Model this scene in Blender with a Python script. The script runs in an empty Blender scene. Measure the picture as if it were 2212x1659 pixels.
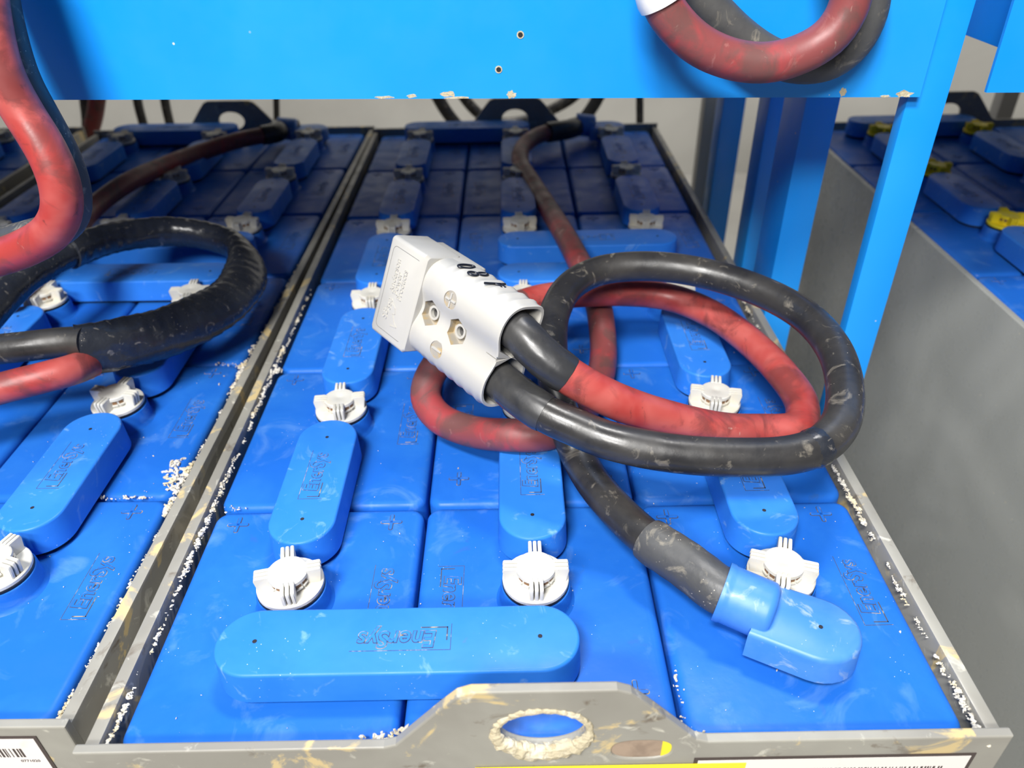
import bpy, bmesh, math, random
from mathutils import Vector, Matrix, noise

random.seed(7)
sc = bpy.context.scene
PI = math.pi

# ------------------------------------------------------------------ camera
cam_data = bpy.data.cameras.new('camera')
cam = bpy.data.objects.new('camera', cam_data)
sc.collection.objects.link(cam)
cam.location = (0.2248, -0.2335, 0.4010)
cam.rotation_euler = (0.9672, 0.0163, -0.0097)
cam_data.sensor_width = 36
cam_data.lens = 1650 / 2212 * 36
cam_data.clip_start = 0.01
cam_data.dof.use_dof = True
cam_data.dof.focus_distance = 0.50
cam_data.dof.aperture_fstop = 7.0
sc.camera = cam

# ------------------------------------------------------------------ light
sc.view_settings.view_transform = 'Standard'
sc.view_settings.look = 'None'
sc.view_settings.gamma = 1
sc.view_settings.exposure = 0.0
sc.view_settings.use_curve_mapping = False

world = bpy.data.worlds.new('hall_light')
sc.world = world
world.use_nodes = True
world.node_tree.nodes['Background'].inputs[0].default_value = (1.0, 0.96, 0.92, 1)
world.node_tree.nodes['Background'].inputs[1].default_value = 0.07

def area(name, loc, target, size, size_y, power, color=(1, 1, 1)):
    d = bpy.data.lights.new(name, 'AREA')
    d.shape = 'RECTANGLE'; d.size = size; d.size_y = size_y; d.energy = power; d.color = color
    o = bpy.data.objects.new(name, d)
    sc.collection.objects.link(o)
    o.location = loc
    o.rotation_euler = (Vector(target) - Vector(loc)).to_track_quat('-Z', 'Y').to_euler()
    return o
area('ceiling_lamp_far', (-0.60, -2.45, 2.3), (0.25, 0.4, 0), 1.2, 0.45, 104, (1.0, 0.98, 0.95))
area('ceiling_lamp_front', (-0.30, -1.15, 2.2), (0.25, 0.3, 0), 0.7, 0.3, 84, (1.0, 0.98, 0.95))
area('ceiling_lamp_near', (0.55, 0.90, 2.7), (0.25, 0.1, 0), 0.6, 0.3, 50, (1.0, 0.98, 0.95))
area('ceiling_lamp_rear', (0.3, 2.3, 2.6), (0.3, 1.9, -0.5), 2.6, 0.4, 34, (1.0, 0.96, 0.90))

# ------------------------------------------------------------------ materials
def mat(name, base, rough=0.5, patches=(), specks=None, bump=None, metallic=0.0, spec=0.5, rough_var=0.0, coat=0.0, sss=0.0):
    """patches: (colour, scale, low, high, amount, detail, distortion); specks: (colour, scale, radius, mask_scale, mask_low)"""
    m = bpy.data.materials.new(name)
    m.use_nodes = True
    nt = m.node_tree; N = nt.nodes; L = nt.links
    b = N['Principled BSDF']
    b.inputs['Roughness'].default_value = rough
    b.inputs['Metallic'].default_value = metallic
    b.inputs['Specular IOR Level'].default_value = spec
    b.inputs['Coat Weight'].default_value = coat
    if sss:
        b.inputs['Subsurface Weight'].default_value = sss
        b.inputs['Subsurface Radius'].default_value = (0.004, 0.003, 0.002)
        b.inputs['Subsurface Scale'].default_value = 1.0
    tc = N.new('ShaderNodeTexCoord'); oi = N.new('ShaderNodeObjectInfo')
    mul = N.new('ShaderNodeMath'); mul.operation = 'MULTIPLY'; mul.inputs[1].default_value = 37.0
    L.new(oi.outputs['Random'], mul.inputs[0])
    add = N.new('ShaderNodeVectorMath'); add.operation = 'ADD'
    L.new(tc.outputs['Object'], add.inputs[0]); L.new(mul.outputs[0], add.inputs[1])
    vec = add.outputs[0]
    col = None
    rgb = N.new('ShaderNodeRGB'); rgb.outputs[0].default_value = (*base, 1)
    col = rgb.outputs[0]
    first = None
    for (c, scale, lo, hi, amt, det, dist) in patches:
        n = N.new('ShaderNodeTexNoise'); n.inputs['Scale'].default_value = scale
        n.inputs['Detail'].default_value = det; n.inputs['Distortion'].default_value = dist
        n.inputs['Roughness'].default_value = 0.6
        L.new(vec, n.inputs['Vector'])
        r = N.new('ShaderNodeMapRange'); r.inputs[1].default_value = lo; r.inputs[2].default_value = hi
        r.inputs[4].default_value = amt
        L.new(n.outputs['Fac'], r.inputs[0])
        mx = N.new('ShaderNodeMix'); mx.data_type = 'RGBA'
        L.new(r.outputs[0], mx.inputs[0]); L.new(col, mx.inputs[6]); mx.inputs[7].default_value = (*c, 1)
        col = mx.outputs[2]
        if first is None: first = n
    if specks:
        c, scale, rad, ms, ml = specks
        v = N.new('ShaderNodeTexVoronoi'); v.inputs['Scale'].default_value = scale
        L.new(vec, v.inputs['Vector'])
        r = N.new('ShaderNodeMapRange'); r.inputs[1].default_value = rad; r.inputs[2].default_value = rad * 0.7
        L.new(v.outputs['Distance'], r.inputs[0])
        n = N.new('ShaderNodeTexNoise'); n.inputs['Scale'].default_value = ms; n.inputs['Detail'].default_value = 3
        L.new(vec, n.inputs['Vector'])
        r2 = N.new('ShaderNodeMapRange'); r2.inputs[1].default_value = ml; r2.inputs[2].default_value = ml + 0.03
        L.new(n.outputs['Fac'], r2.inputs[0])
        m3 = N.new('ShaderNodeMath'); m3.operation = 'MULTIPLY'
        L.new(r.outputs[0], m3.inputs[0]); L.new(r2.outputs[0], m3.inputs[1])
        mx = N.new('ShaderNodeMix'); mx.data_type = 'RGBA'
        L.new(m3.outputs[0], mx.inputs[0]); L.new(col, mx.inputs[6]); mx.inputs[7].default_value = (*c, 1)
        col = mx.outputs[2]
    L.new(col, b.inputs['Base Color'])
    if rough_var:
        n = N.new('ShaderNodeTexNoise'); n.inputs['Scale'].default_value = 45; n.inputs['Detail'].default_value = 4
        L.new(vec, n.inputs['Vector'])
        r = N.new('ShaderNodeMapRange'); r.inputs[1].default_value = 0.35; r.inputs[2].default_value = 0.65
        r.inputs[3].default_value = rough - rough_var; r.inputs[4].default_value = rough + rough_var
        L.new(n.outputs['Fac'], r.inputs[0]); L.new(r.outputs[0], b.inputs['Roughness'])
    if bump:
        n = N.new('ShaderNodeTexNoise'); n.inputs['Scale'].default_value = bump[0]; n.inputs['Detail'].default_value = 4
        L.new(vec, n.inputs['Vector'])
        bp = N.new('ShaderNodeBump'); bp.inputs['Strength'].default_value = bump[1]; bp.inputs['Distance'].default_value = bump[2]
        L.new(n.outputs['Fac'], bp.inputs['Height']); L.new(bp.outputs[0], b.inputs['Normal'])
    return m

WHITE_DUST = (0.75, 0.76, 0.74)
M = {}
M['cell'] = mat('blue_cell_plastic', (0.014, 0.132, 0.56), 0.40,
    [((0.03, 0.19, 0.62), 14, 0.45, 0.7, 0.45, 5, 0.4), ((0.16, 0.34, 0.66), 22, 0.56, 0.78, 0.50, 9, 1.4), ((0.05, 0.09, 0.16), 55, 0.66, 0.8, 0.45, 6, 0.5)],
    ((0.7, 0.74, 0.78), 300, 0.075, 25, 0.57), (120, 0.25, 0.0006), rough_var=0.08, spec=0.16)
M['cover'] = mat('light_blue_cover_plastic', (0.024, 0.190, 0.72), 0.42,
    [((0.045, 0.25, 0.78), 20, 0.4, 0.7, 0.5, 4, 0.3), ((0.30, 0.52, 0.74), 30, 0.60, 0.74, 0.50, 9, 2.2), ((0.10, 0.14, 0.16), 60, 0.72, 0.82, 0.6, 6, 0.4)],
    ((0.7, 0.78, 0.8), 280, 0.075, 22, 0.58), (90, 0.2, 0.0006), rough_var=0.07, spec=0.25)
M['boot'] = mat('pale_blue_boot_plastic', (0.05, 0.215, 0.66), 0.42,
    [((0.11, 0.29, 0.70), 30, 0.45, 0.7, 0.6, 4, 0.3), ((0.42, 0.52, 0.58), 38, 0.60, 0.70, 0.75, 8, 2.0), ((0.07, 0.09, 0.09), 60, 0.70, 0.80, 0.7, 6, 0.8)],
    ((0.7, 0.7, 0.65), 320, 0.08, 40, 0.6), (90, 0.2, 0.0006))
M['dark'] = mat('dark_collar_and_recess_shade', (0.012, 0.013, 0.016), 0.7)  # near-black for post collars; also painted shade in holes and cover gaps
M['grime'] = mat('brown_grime', (0.05, 0.06, 0.08), 0.8, [((0.42, 0.33, 0.18), 130, 0.52, 0.62, 0.85, 3, 0)])
M['oring'] = mat('black_seal_rubber', (0.008, 0.008, 0.01), 0.45)
M['white'] = mat('white_cap_plastic', (0.64, 0.63, 0.58), 0.42,
    [((0.55, 0.36, 0.15), 110, 0.62, 0.78, 0.45, 6, 0.6), ((0.68, 0.60, 0.42), 50, 0.5, 0.7, 0.5, 3, 0.2)], ((0.25, 0.13, 0.06), 900, 0.14, 160, 0.60), sss=0.08)
M['yellow'] = mat('yellow_cap_plastic', (0.90, 0.72, 0.02), 0.45, [((0.45, 0.36, 0.06), 90, 0.6, 0.8, 0.5, 4, 0.3)])
M['caphole'] = mat('brown_shadow_slot', (0.24, 0.13, 0.06), 0.7)
M['tray'] = mat('grey_tray_paint', (0.25, 0.24, 0.21), 0.42,
    [((0.37, 0.365, 0.32), 9, 0.4, 0.65, 0.5, 4, 0.4), ((0.66, 0.50, 0.22), 26, 0.585, 0.64, 0.75, 7, 0.8), ((0.12, 0.09, 0.06), 45, 0.63, 0.72, 0.8, 7, 0.6), ((0.72, 0.70, 0.60), 60, 0.62, 0.72, 0.6, 7, 0.8)],
    None, (60, 0.3, 0.0008), rough_var=0.1)
M['traydark'] = mat('smooth_grey_tray_side', (0.33, 0.34, 0.32), 0.30,
    [((0.45, 0.46, 0.43), 4, 0.42, 0.62, 0.7, 2, 0.6), ((0.30, 0.24, 0.15), 12, 0.66, 0.78, 0.5, 5, 0.4)], ((0.6, 0.55, 0.4), 60, 0.05, 8, 0.5), (8, 0.25, 0.004), rough_var=0.06)
M['crust'] = mat('white_acid_crust', (0.66, 0.63, 0.56), 0.9, [((0.62, 0.50, 0.26), 40, 0.48, 0.62, 0.7, 5, 0.5), ((0.30, 0.27, 0.22), 70, 0.55, 0.66, 0.7, 5, 0.5)], None, (400, 0.8, 0.0008))
M['fibre'] = mat('tan_weld_bead', (0.52, 0.46, 0.32), 0.85, [((0.28, 0.2, 0.1), 160, 0.55, 0.7, 0.7, 6, 0.5), ((0.75, 0.72, 0.62), 90, 0.55, 0.7, 0.7, 6, 0.5)], None, (500, 0.9, 0.0010))
M['rack'] = mat('bright_blue_rack_paint', (0.004, 0.285, 0.88), 0.38,
    [((0.02, 0.35, 0.93), 5, 0.4, 0.65, 0.5, 2, 0.2), ((0.4, 0.55, 0.5), 40, 0.76, 0.80, 0.7, 8, 0.4)], ((0.55, 0.6, 0.55), 45, 0.05, 7, 0.60), (30, 0.15, 0.0006), rough_var=0.05)
M['rackdark'] = M['rack']
M['red'] = mat('red_cable_rubber', (0.38, 0.045, 0.040), 0.44,
    [((0.50, 0.12, 0.105), 20, 0.4, 0.62, 0.8, 3, 0.3), ((0.17, 0.040, 0.038), 30, 0.50, 0.62, 0.75, 6, 0.8), ((0.09, 0.03, 0.03), 60, 0.64, 0.73, 0.7, 7, 1.0), ((0.62, 0.50, 0.42), 70, 0.68, 0.78, 0.6, 8, 1.4)],
    None, (120, 0.3, 0.0006), rough_var=0.08)
M['redold'] = mat('grimy_red_cable_rubber', (0.24, 0.06, 0.06), 0.46,
    [(( 0.40, 0.05, 0.055), 24, 0.5, 0.60, 0.7, 6, 0.8), ((0.13, 0.065, 0.06), 36, 0.48, 0.60, 0.75, 6, 0.8), ((0.42, 0.20, 0.18), 50, 0.60, 0.72, 0.6, 7, 1.0), ((0.55, 0.45, 0.36), 60, 0.66, 0.76, 0.6, 9, 1.4)],
    None, (120, 0.3, 0.0006), rough_var=0.08)
M['black'] = mat('black_cable_rubber', (0.022, 0.022, 0.024), 0.36,
    [((0.055, 0.052, 0.048), 22, 0.42, 0.68, 0.8, 5, 0.4), ((0.30, 0.27, 0.22), 48, 0.58, 0.72, 0.65, 9, 1.6)],
    ((0.5, 0.45, 0.38), 300, 0.10, 30, 0.58), (140, 0.3, 0.0006), rough_var=0.09)
M['blackgrey'] = mat('dusty_black_cable_rubber', (0.060, 0.062, 0.066), 0.5,
    [((0.10, 0.10, 0.095), 22, 0.42, 0.68, 0.8, 5, 0.4), ((0.40, 0.36, 0.28), 46, 0.56, 0.70, 0.6, 9, 1.4)],
    ((0.5, 0.45, 0.38), 300, 0.12, 30, 0.55), (140, 0.4, 0.0008), rough_var=0.09)
M['sleeve'] = mat('black_heat_shrink', (0.028, 0.029, 0.032), 0.33,
    [((0.07, 0.068, 0.064), 30, 0.42, 0.68, 0.7, 5, 0.4), ((0.35, 0.33, 0.28), 70, 0.66, 0.78, 0.6, 9, 1.8)],
    None, (70, 0.35, 0.0008), rough_var=0.08)
M['tape'] = mat('black_electrical_tape', (0.016, 0.019, 0.027), 0.24,
    [((0.03, 0.033, 0.04), 22, 0.42, 0.68, 0.8, 5, 0.4), ((0.34, 0.31, 0.27), 60, 0.62, 0.74, 0.6, 9, 2.8)],
    ((0.5, 0.45, 0.38), 300, 0.09, 30, 0.58), (60, 0.7, 0.0022), rough_var=0.08)
M['connector'] = mat('pale_grey_connector_plastic', (0.50, 0.485, 0.445), 0.36,
    [((0.58, 0.56, 0.51), 22, 0.45, 0.7, 0.5, 4, 0.4), ((0.42, 0.36, 0.26), 60, 0.66, 0.78, 0.35, 8, 1.2)],
    None, (150, 0.12, 0.0004), rough_var=0.06, coat=0.15)
M['hexdirt'] = mat('dusty_recess_plastic', (0.38, 0.35, 0.30), 0.5, [((0.50, 0.36, 0.16), 90, 0.50, 0.62, 0.7, 3, 0.3)])
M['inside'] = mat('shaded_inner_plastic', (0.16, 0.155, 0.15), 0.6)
M['ink'] = mat('black_marker_ink', (0.008, 0.010, 0.018), 0.4)
M['metal'] = mat('bright_metal', (0.7, 0.7, 0.7), 0.25, metallic=1.0)
M['ceramic'] = mat('white_clip_plastic', (0.80, 0.80, 0.80), 0.35)
M['paper'] = mat('white_label_paper', (0.78, 0.73, 0.70), 0.5, [((0.75, 0.60, 0.42), 30, 0.58, 0.75, 0.5, 4, 0.4)])
M['print'] = mat('dark_brown_print', (0.05, 0.035, 0.032), 0.5)
M['greyprint'] = mat('grey_print', (0.42, 0.38, 0.36), 0.5)
M['labelyellow'] = mat('yellow_label', (0.86, 0.70, 0.02), 0.4)
M['slot'] = mat('primer_brown', (0.36, 0.27, 0.20), 0.6, [((0.22, 0.16, 0.12), 60, 0.45, 0.65, 0.7, 4, 0.3)])
M['wall'] = mat('pale_grey_wall', (0.52, 0.51, 0.47), 0.8, [((0.43, 0.42, 0.39), 3, 0.4, 0.7, 0.6, 4, 0.3)], None, (20, 0.2, 0.002))
M['floor'] = mat('concrete_floor', (0.40, 0.39, 0.36), 0.7, [((0.32, 0.31, 0.29), 5, 0.45, 0.7, 0.6, 6, 0.4)], None, (60, 0.3, 0.002))
M['greypost'] = mat('grey_steel_post', (0.20, 0.20, 0.20), 0.5)

# ------------------------------------------------------------------ mesh helpers
C = sc.collection
def link(name, me, parent=None, loc=(0, 0, 0), rot=(0, 0, 0)):
    o = bpy.data.objects.new(name, me); C.objects.link(o)
    if parent is not None: o.parent = parent
    o.location = loc; o.rotation_euler = rot
    return o
def tag(o, label, cat, group=None):
    o['label'] = label; o['category'] = cat
    if group: o['group'] = group
    return o
def empty(name, loc=(0, 0, 0), rz=0.0, matrix=None):
    o = bpy.data.objects.new(name, None); C.objects.link(o)
    o.empty_display_size = 0.05
    if matrix is not None: o.matrix_world = matrix
    else: o.location = loc; o.rotation_euler = (0, 0, rz)
    return o
def finish(bm, name, mats, smooth=40):
    bmesh.ops.recalc_face_normals(bm, faces=bm.faces)
    me = bpy.data.meshes.new(name); bm.to_mesh(me); bm.free()
    for m in (mats if isinstance(mats, (list, tuple)) else [mats]): me.materials.append(m)
    if smooth:
        for p in me.polygons: p.use_smooth = True
        me.set_sharp_from_angle(angle=math.radians(smooth))
    return me
def add_box(bm, lo, hi, mi=0, mtx=None, bevel=0.0):
    vs = [bm.verts.new((x, y, z)) for x in (lo[0], hi[0]) for y in (lo[1], hi[1]) for z in (lo[2], hi[2])]
    idx = [(0, 1, 3, 2), (4, 6, 7, 5), (0, 4, 5, 1), (2, 3, 7, 6), (0, 2, 6, 4), (1, 5, 7, 3)]
    fs = [bm.faces.new([vs[i] for i in q]) for q in idx]
    for f_ in fs: f_.material_index = mi
    if bevel:
        es = list({e for f_ in fs for e in f_.edges})
        r = bmesh.ops.bevel(bm, geom=es, offset=bevel, segments=2, affect='EDGES', profile=0.6)
        for f_ in r['faces']: f_.material_index = mi
        vs = list({v for f_ in r['faces'] for v in f_.verts} | {v for v in vs if v.is_valid})
    if mtx is not None: bmesh.ops.transform(bm, matrix=mtx, verts=[v for v in vs if v.is_valid])
def loft(bm, rings, mi=0, cap0=True, cap1=True):
    R = [[bm.verts.new(p) for p in r] for r in rings]
    n = len(R[0])
    for a, b in zip(R, R[1:]):
        for i in range(n):
            f_ = bm.faces.new((a[i], a[(i + 1) % n], b[(i + 1) % n], b[i])); f_.material_index = mi
    if cap0: bm.faces.new(R[0][::-1]).material_index = mi
    if cap1: bm.faces.new(R[-1]).material_index = mi
def cyl(bm, prof, seg=40, mi=0, c=(0, 0), cap0=True, cap1=True):
    loft(bm, [[(c[0] + r * math.cos(2 * PI * i / seg), c[1] + r * math.sin(2 * PI * i / seg), z) for i in range(seg)] for r, z in prof], mi, cap0, cap1)
def rrect(hx, hy, r, z, seg=8, c=(0, 0)):
    pts = []
    r = min(r, hx - 1e-5, hy - 1e-5)
    for cx, cy, a0 in ((hx - r, hy - r, 0), (-hx + r, hy - r, PI / 2), (-hx + r, -hy + r, PI), (hx - r, -hy + r, 1.5 * PI)):
        for i in range(seg + 1):
            a = a0 + PI / 2 * i / seg
            pts.append((c[0] + cx + r * math.cos(a), c[1] + cy + r * math.sin(a), z))
    return pts
def slab(bm, hx, hy, rc, z0, z1, er, mi=0, flare=0.0, seg=8, c=(0, 0)):
    """rounded-corner block with a filleted top edge; flare widens the foot"""
    rings = [rrect(hx + flare, hy + flare, rc + flare, z0, seg, c), rrect(hx, hy, rc, z1 - er, seg, c)]
    for k in range(1, 6):
        a = PI / 2 * k / 5
        d = er * (1 - math.cos(a))
        rings.append(rrect(hx - d, hy - d, max(rc - d, 0.0008), z1 - er + er * math.sin(a), seg, c))
    loft(bm, rings, mi)

def spline(pts, step=0.004):
    """centripetal Catmull-Rom through pts, resampled about evenly"""
    P = [Vector(p) for p in pts]
    P = [P[0] * 2 - P[1]] + P + [P[-1] * 2 - P[-2]]
    out = []
    for i in range(1, len(P) - 2):
        p0, p1, p2, p3 = P[i - 1:i + 3]
        t0 = 0; t1 = t0 + max((p1 - p0).length, 1e-6) ** .5; t2 = t1 + max((p2 - p1).length, 1e-6) ** .5; t3 = t2 + max((p3 - p2).length, 1e-6) ** .5
        n = max(2, int((p2 - p1).length / step))
        for k in range(n):
            t = t1 + (t2 - t1) * k / n
            A1 = p0 * ((t1 - t) / (t1 - t0)) + p1 * ((t - t0) / (t1 - t0))
            A2 = p1 * ((t2 - t) / (t2 - t1)) + p2 * ((t - t1) / (t2 - t1))
            A3 = p2 * ((t3 - t) / (t3 - t2)) + p3 * ((t - t2) / (t3 - t2))
            B1 = A1 * ((t2 - t) / (t2 - t0)) + A2 * ((t - t0) / (t2 - t0))
            B2 = A2 * ((t3 - t) / (t3 - t1)) + A3 * ((t - t1) / (t3 - t1))
            out.append(B1 * ((t2 - t) / (t2 - t1)) + B2 * ((t - t1) / (t2 - t1)))
    out.append(P[-2].copy())
    for _ in range(3):                                  # light smoothing
        out = [out[0]] + [(out[i - 1] + out[i] * 2 + out[i + 1]) / 4 for i in range(1, len(out) - 1)] + [out[-1]]
    return out
def tube(bm, path, rad, mi=0, seg=28, squash=None, up=None):
    """rad: number or f(t, s, a) -> radius; squash(t) -> (scale_a, scale_b, twist)"""
    n = len(path); rings = []
    tan = [(path[min(i + 1, n - 1)] - path[max(i - 1, 0)]).normalized() for i in range(n)]
    nrm = (up or Vector((0, 0, 1))).cross(tan[0])
    if nrm.length < 1e-3: nrm = Vector((1, 0, 0)).cross(tan[0])
    nrm.normalize(); s = 0
    for i in range(n):
        if i: s += (path[i] - path[i - 1]).length
        if squash is not None: nrm = Vector((0, 0, 1)).cross(tan[i])
        nrm = (nrm - tan[i] * nrm.dot(tan[i])).normalized()
        bi = tan[i].cross(nrm)
        t = i / (n - 1)
        sa, sb, tw = squash(t) if squash else (1, 1, 0)
        ring = []
        for k in range(seg):
            a = 2 * PI * k / seg
            r = rad(t, s, a) if callable(rad) else rad
            u, v = math.cos(a) * r * sa, math.sin(a) * r * sb
            u, v = u * math.cos(tw) - v * math.sin(tw), u * math.sin(tw) + v * math.cos(tw)
            ring.append(path[i] + nrm * u + bi * v)
        rings.append(ring)
    loft(bm, rings, mi)
def tube_obj(name, path, rad, m, parent=None, **kw):
    bm = bmesh.new(); tube(bm, path, rad, **kw)
    return link(name, finish(bm, name, m, 50), parent)
def section(path, a, b):
    n = len(path); return path[int(a * (n - 1)):max(int(a * (n - 1)) + 2, int(b * (n - 1)) + 1)]
def sleeve_obj(name, path, r, m, parent, lip=0.0007):
    """a sleeve slid over the cable, with a thicker rolled edge at both ends"""
    L_ = sum((path[i + 1] - path[i]).length for i in range(len(path) - 1))
    def rad(t, s, a):
        e = min(s, L_ - s)
        return r + (lip if e < 0.0015 else 0) + 0.0003 * math.sin(9 * a + 60 * t) * (0.5 + 0.5 * math.sin(31 * t)) - (0.0012 if e < 0.0002 else 0)
    return tube_obj(name, path, rad, m, parent, seg=36)

_tc = {}
def text_mesh(s, size, ext=0.0004, offset=0.0, sx=1.0, shear=0.0, spacing=1.0):
    key = (s, size, ext, offset, sx, shear, spacing)
    if key not in _tc:
        c = bpy.data.curves.new('letters', 'FONT'); c.body = s; c.size = size; c.extrude = ext; c.offset = offset
        c.align_x = 'CENTER'; c.align_y = 'CENTER'; c.shear = shear; c.space_character = spacing; c.resolution_u = 4
        o = bpy.data.objects.new('letters', c); C.objects.link(o)
        dg = bpy.context.evaluated_depsgraph_get(); dg.update()
        me = bpy.data.meshes.new_from_object(o.evaluated_get(dg))
        bpy.data.objects.remove(o)
        for v in me.vertices: v.co.x *= sx
        _tc[key] = me
    return _tc[key]
def add_text(bm, me, mtx, mi):
    n0 = len(bm.verts); f0 = len(bm.faces)
    bm.from_mesh(me)
    bm.verts.ensure_lookup_table(); bm.faces.ensure_lookup_table()
    bmesh.ops.transform(bm, matrix=mtx, verts=bm.verts[n0:])
    for f_ in bm.faces[f0:]: f_.material_index = mi
def TR(x, y, z, rz=0): return Matrix.Translation((x, y, z)) @ Matrix.Rotation(rz, 4, 'Z')

# ------------------------------------------------------------------ forklift battery
CW, RL = 0.158, 0.1885
def logo(bm, mtx, w, z, deep=True):
    """raised word EnerSys with a dirt-filled edge and its corner bracket; mi 0 letters, 1 grime"""
    add_text(bm, text_mesh('EnerSys', 0.0190 * w, 0.00006, 0.00062, 0.90, 0.12, 1.0), mtx @ Matrix.Translation((0, 0, z)), 1)
    add_text(bm, text_mesh('EnerSys', 0.0190 * w, 0.00035, 0.00012, 0.90, 0.12, 1.0), mtx @ Matrix.Translation((0, 0, z)), 0)
    h = 0.0092 * w; L_ = 0.034 * w
    t = 0.00036
    for lo, hi in (((-L_, -h, 0), (-L_ + 2 * t, h * 0.2, 0.00012)), ((-L_, -h, 0), (-L_ * 0.45, -h + 2 * t, 0.00012)),
                   ((-L_ - 0.0022, h, 0), (L_ * 0.92, h + t, 0.00010)), ((-L_ - 0.0022, -h - 0.002, 0), (-L_ - 0.0022 + t, h, 0.00010))):
        add_box(bm, (lo[0], lo[1], z - 0.0001), (hi[0], hi[1], z + hi[2]), 1, mtx)
def plus(bm, x, y, z):
    for k, (r, d, e) in enumerate(((0.0002, 0.00010, 0.0006), (0.0, 0.00055, 0.0))):
        w, l = 0.0011 + e, 0.0075 + e
        mi = 1 - k
        slab(bm, l, w, w * .9, z - 0.0003, z + d, 0.00005, mi, seg=3, c=(x, y))
        slab(bm, w, l, w * .9, z - 0.0003, z + d, 0.00005, mi, seg=3, c=(x, y))

def cell_mesh():
    bm = bmesh.new()
    slab(bm, CW / 2 - 0.0012, RL / 2 - 0.0010, 0.010, -0.30, 0.0, 0.0055)
    return finish(bm, 'battery_cell', M['cell'], 50)
def neck_mesh():
    bm = bmesh.new()
    cyl(bm, [(0.0262, -0.0004), (0.0243, 0.0012), (0.0232, 0.0035), (0.0226, 0.0135), (0.0222, 0.0145), (0.0205, 0.0150)])
    return finish(bm, 'filler_neck', M['cell'], 40)
def cap_mesh(m):
    bm = bmesh.new()
    cyl(bm, [(0.0205, 0.0148), (0.0216, 0.0152), (0.0216, 0.0168), (0.0205, 0.0172)], mi=1)
    cyl(bm, [(0.0205, 0.0170), (0.0214, 0.0174), (0.0214, 0.0196), (0.0208, 0.0202), (0.0122, 0.0204)], mi=0)
    cyl(bm, [(0.0112, 0.0200), (0.0114, 0.0270), (0.0128, 0.0276), (0.0128, 0.0300), (0.0120, 0.0306), (0.0030, 0.0308), (0.0022, 0.0304)], mi=0)
    for q in range(4):
        mt = Matrix.Rotation(q * PI / 2, 4, 'Z')
        for k in (-1, 0, 1):
            y = k * 0.0031
            t = 0.00115
            pts = [(0.0085, 0.020), (0.0196, 0.020), (0.0212, 0.0300), (0.0204, 0.0318), (0.0120, 0.0318), (0.0085, 0.0300)]
            a = [bm.verts.new((p[0], y - t, p[1])) for p in pts]; b = [bm.verts.new((p[0], y + t, p[1])) for p in pts]
            fs = [bm.faces.new(a[::-1]), bm.faces.new(b)]
            for i in range(6): fs.append(bm.faces.new((a[i], a[(i + 1) % 6], b[(i + 1) % 6], b[i])))
            es = list({e for f_ in fs for e in f_.edges})
            r = bmesh.ops.bevel(bm, geom=es, offset=0.0004, segments=2, affect='EDGES')
            vs = list({v for f_ in r['faces'] for v in f_.verts} | {v for v in a + b if v.is_valid})
            bmesh.ops.transform(bm, matrix=mt, verts=vs)
    for q in range(4):
        for s in (-1, 1):
            mt = Matrix.Rotation(-PI / 2 + q * PI / 2 + s * 0.56, 4, 'Z')
            add_box(bm, (0.0100, -0.0017, 0.0240), (0.01165, 0.0017, 0.0268), 2, mt)
            add_box(bm, (0.0100, -0.0022, 0.0228), (0.0128, 0.0022, 0.0239), 0, mt)
    return finish(bm, 'vent_cap', [m, M['oring'], M['caphole']], 35)
def cover_mesh(length, half=0.0232):
    """stadium cover over the strap between two posts; long axis x, word along x"""
    bm = bmesh.new()
    hx = length / 2 + half
    slab(bm, hx - 0.0016, half - 0.0016, half - 0.0016, 0.0008, 0.0042, 0.0005, 1, seg=14)  # dark pad: shade of the gap under the cover put into colour
    slab(bm, hx, half, half, 0.0040, 0.0272, 0.0020, 0, 0.0010, seg=14)
    for s in (-1, 1):
        cyl(bm, [(0.0014, 0.0270), (0.0014, 0.02730)], 14, 2, (s * length / 2, 0))  # flat dark disc, hole depth painted as shade
    return finish(bm, 'connector_cover', [M['cover'], M['dark'], M['dark']], 45)
def cover_logo_mesh(w):
    bm = bmesh.new(); logo(bm, Matrix(), w, 0.0272)
    return finish(bm, 'embossed_lettering', [M['cover'], M['grime']], 0)
def cell_mark_mesh(kind):
    bm = bmesh.new()
    if kind == 'up':
        logo(bm, TR(0.1355 - 0.079, 0.105 - 0.09425, 0, PI / 2), 0.85, 0.0)
    else:
        logo(bm, TR(0.181 - 0.237, 0.098 - 0.09425, 0, -PI / 2), 0.85, 0.0)
    return finish(bm, 'embossed_lettering', [M['cell'], M['grime']], 0)

def plate_mesh(name, outline, holes, thick, m, bevel=0.0007):
    """flat steel plate in the xz plane, front face at y=0, going back to y=thick"""
    c = bpy.data.curves.new(name, 'CURVE'); c.dimensions = '2D'; c.fill_mode = 'BOTH'
    c.extrude = thick / 2 - bevel; c.bevel_depth = bevel; c.bevel_resolution = 1
    for loop in [outline] + holes:
        s = c.splines.new('POLY'); s.points.add(len(loop) - 1)
        for p, q in zip(s.points, loop): p.co = (q[0], q[1], 0, 1)
        s.use_cyclic_u = True
    o = bpy.data.objects.new(name, c); C.objects.link(o)
    dg = bpy.context.evaluated_depsgraph_get(); dg.update()
    me = bpy.data.meshes.new_from_object(o.evaluated_get(dg)); bpy.data.objects.remove(o)
    me.transform(Matrix.Translation((0, thick / 2, 0)) @ Matrix.Rotation(PI / 2, 4, 'X'))
    me.materials.clear(); me.materials.append(m)
    for p in me.polygons: p.use_smooth = False
    return me
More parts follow.
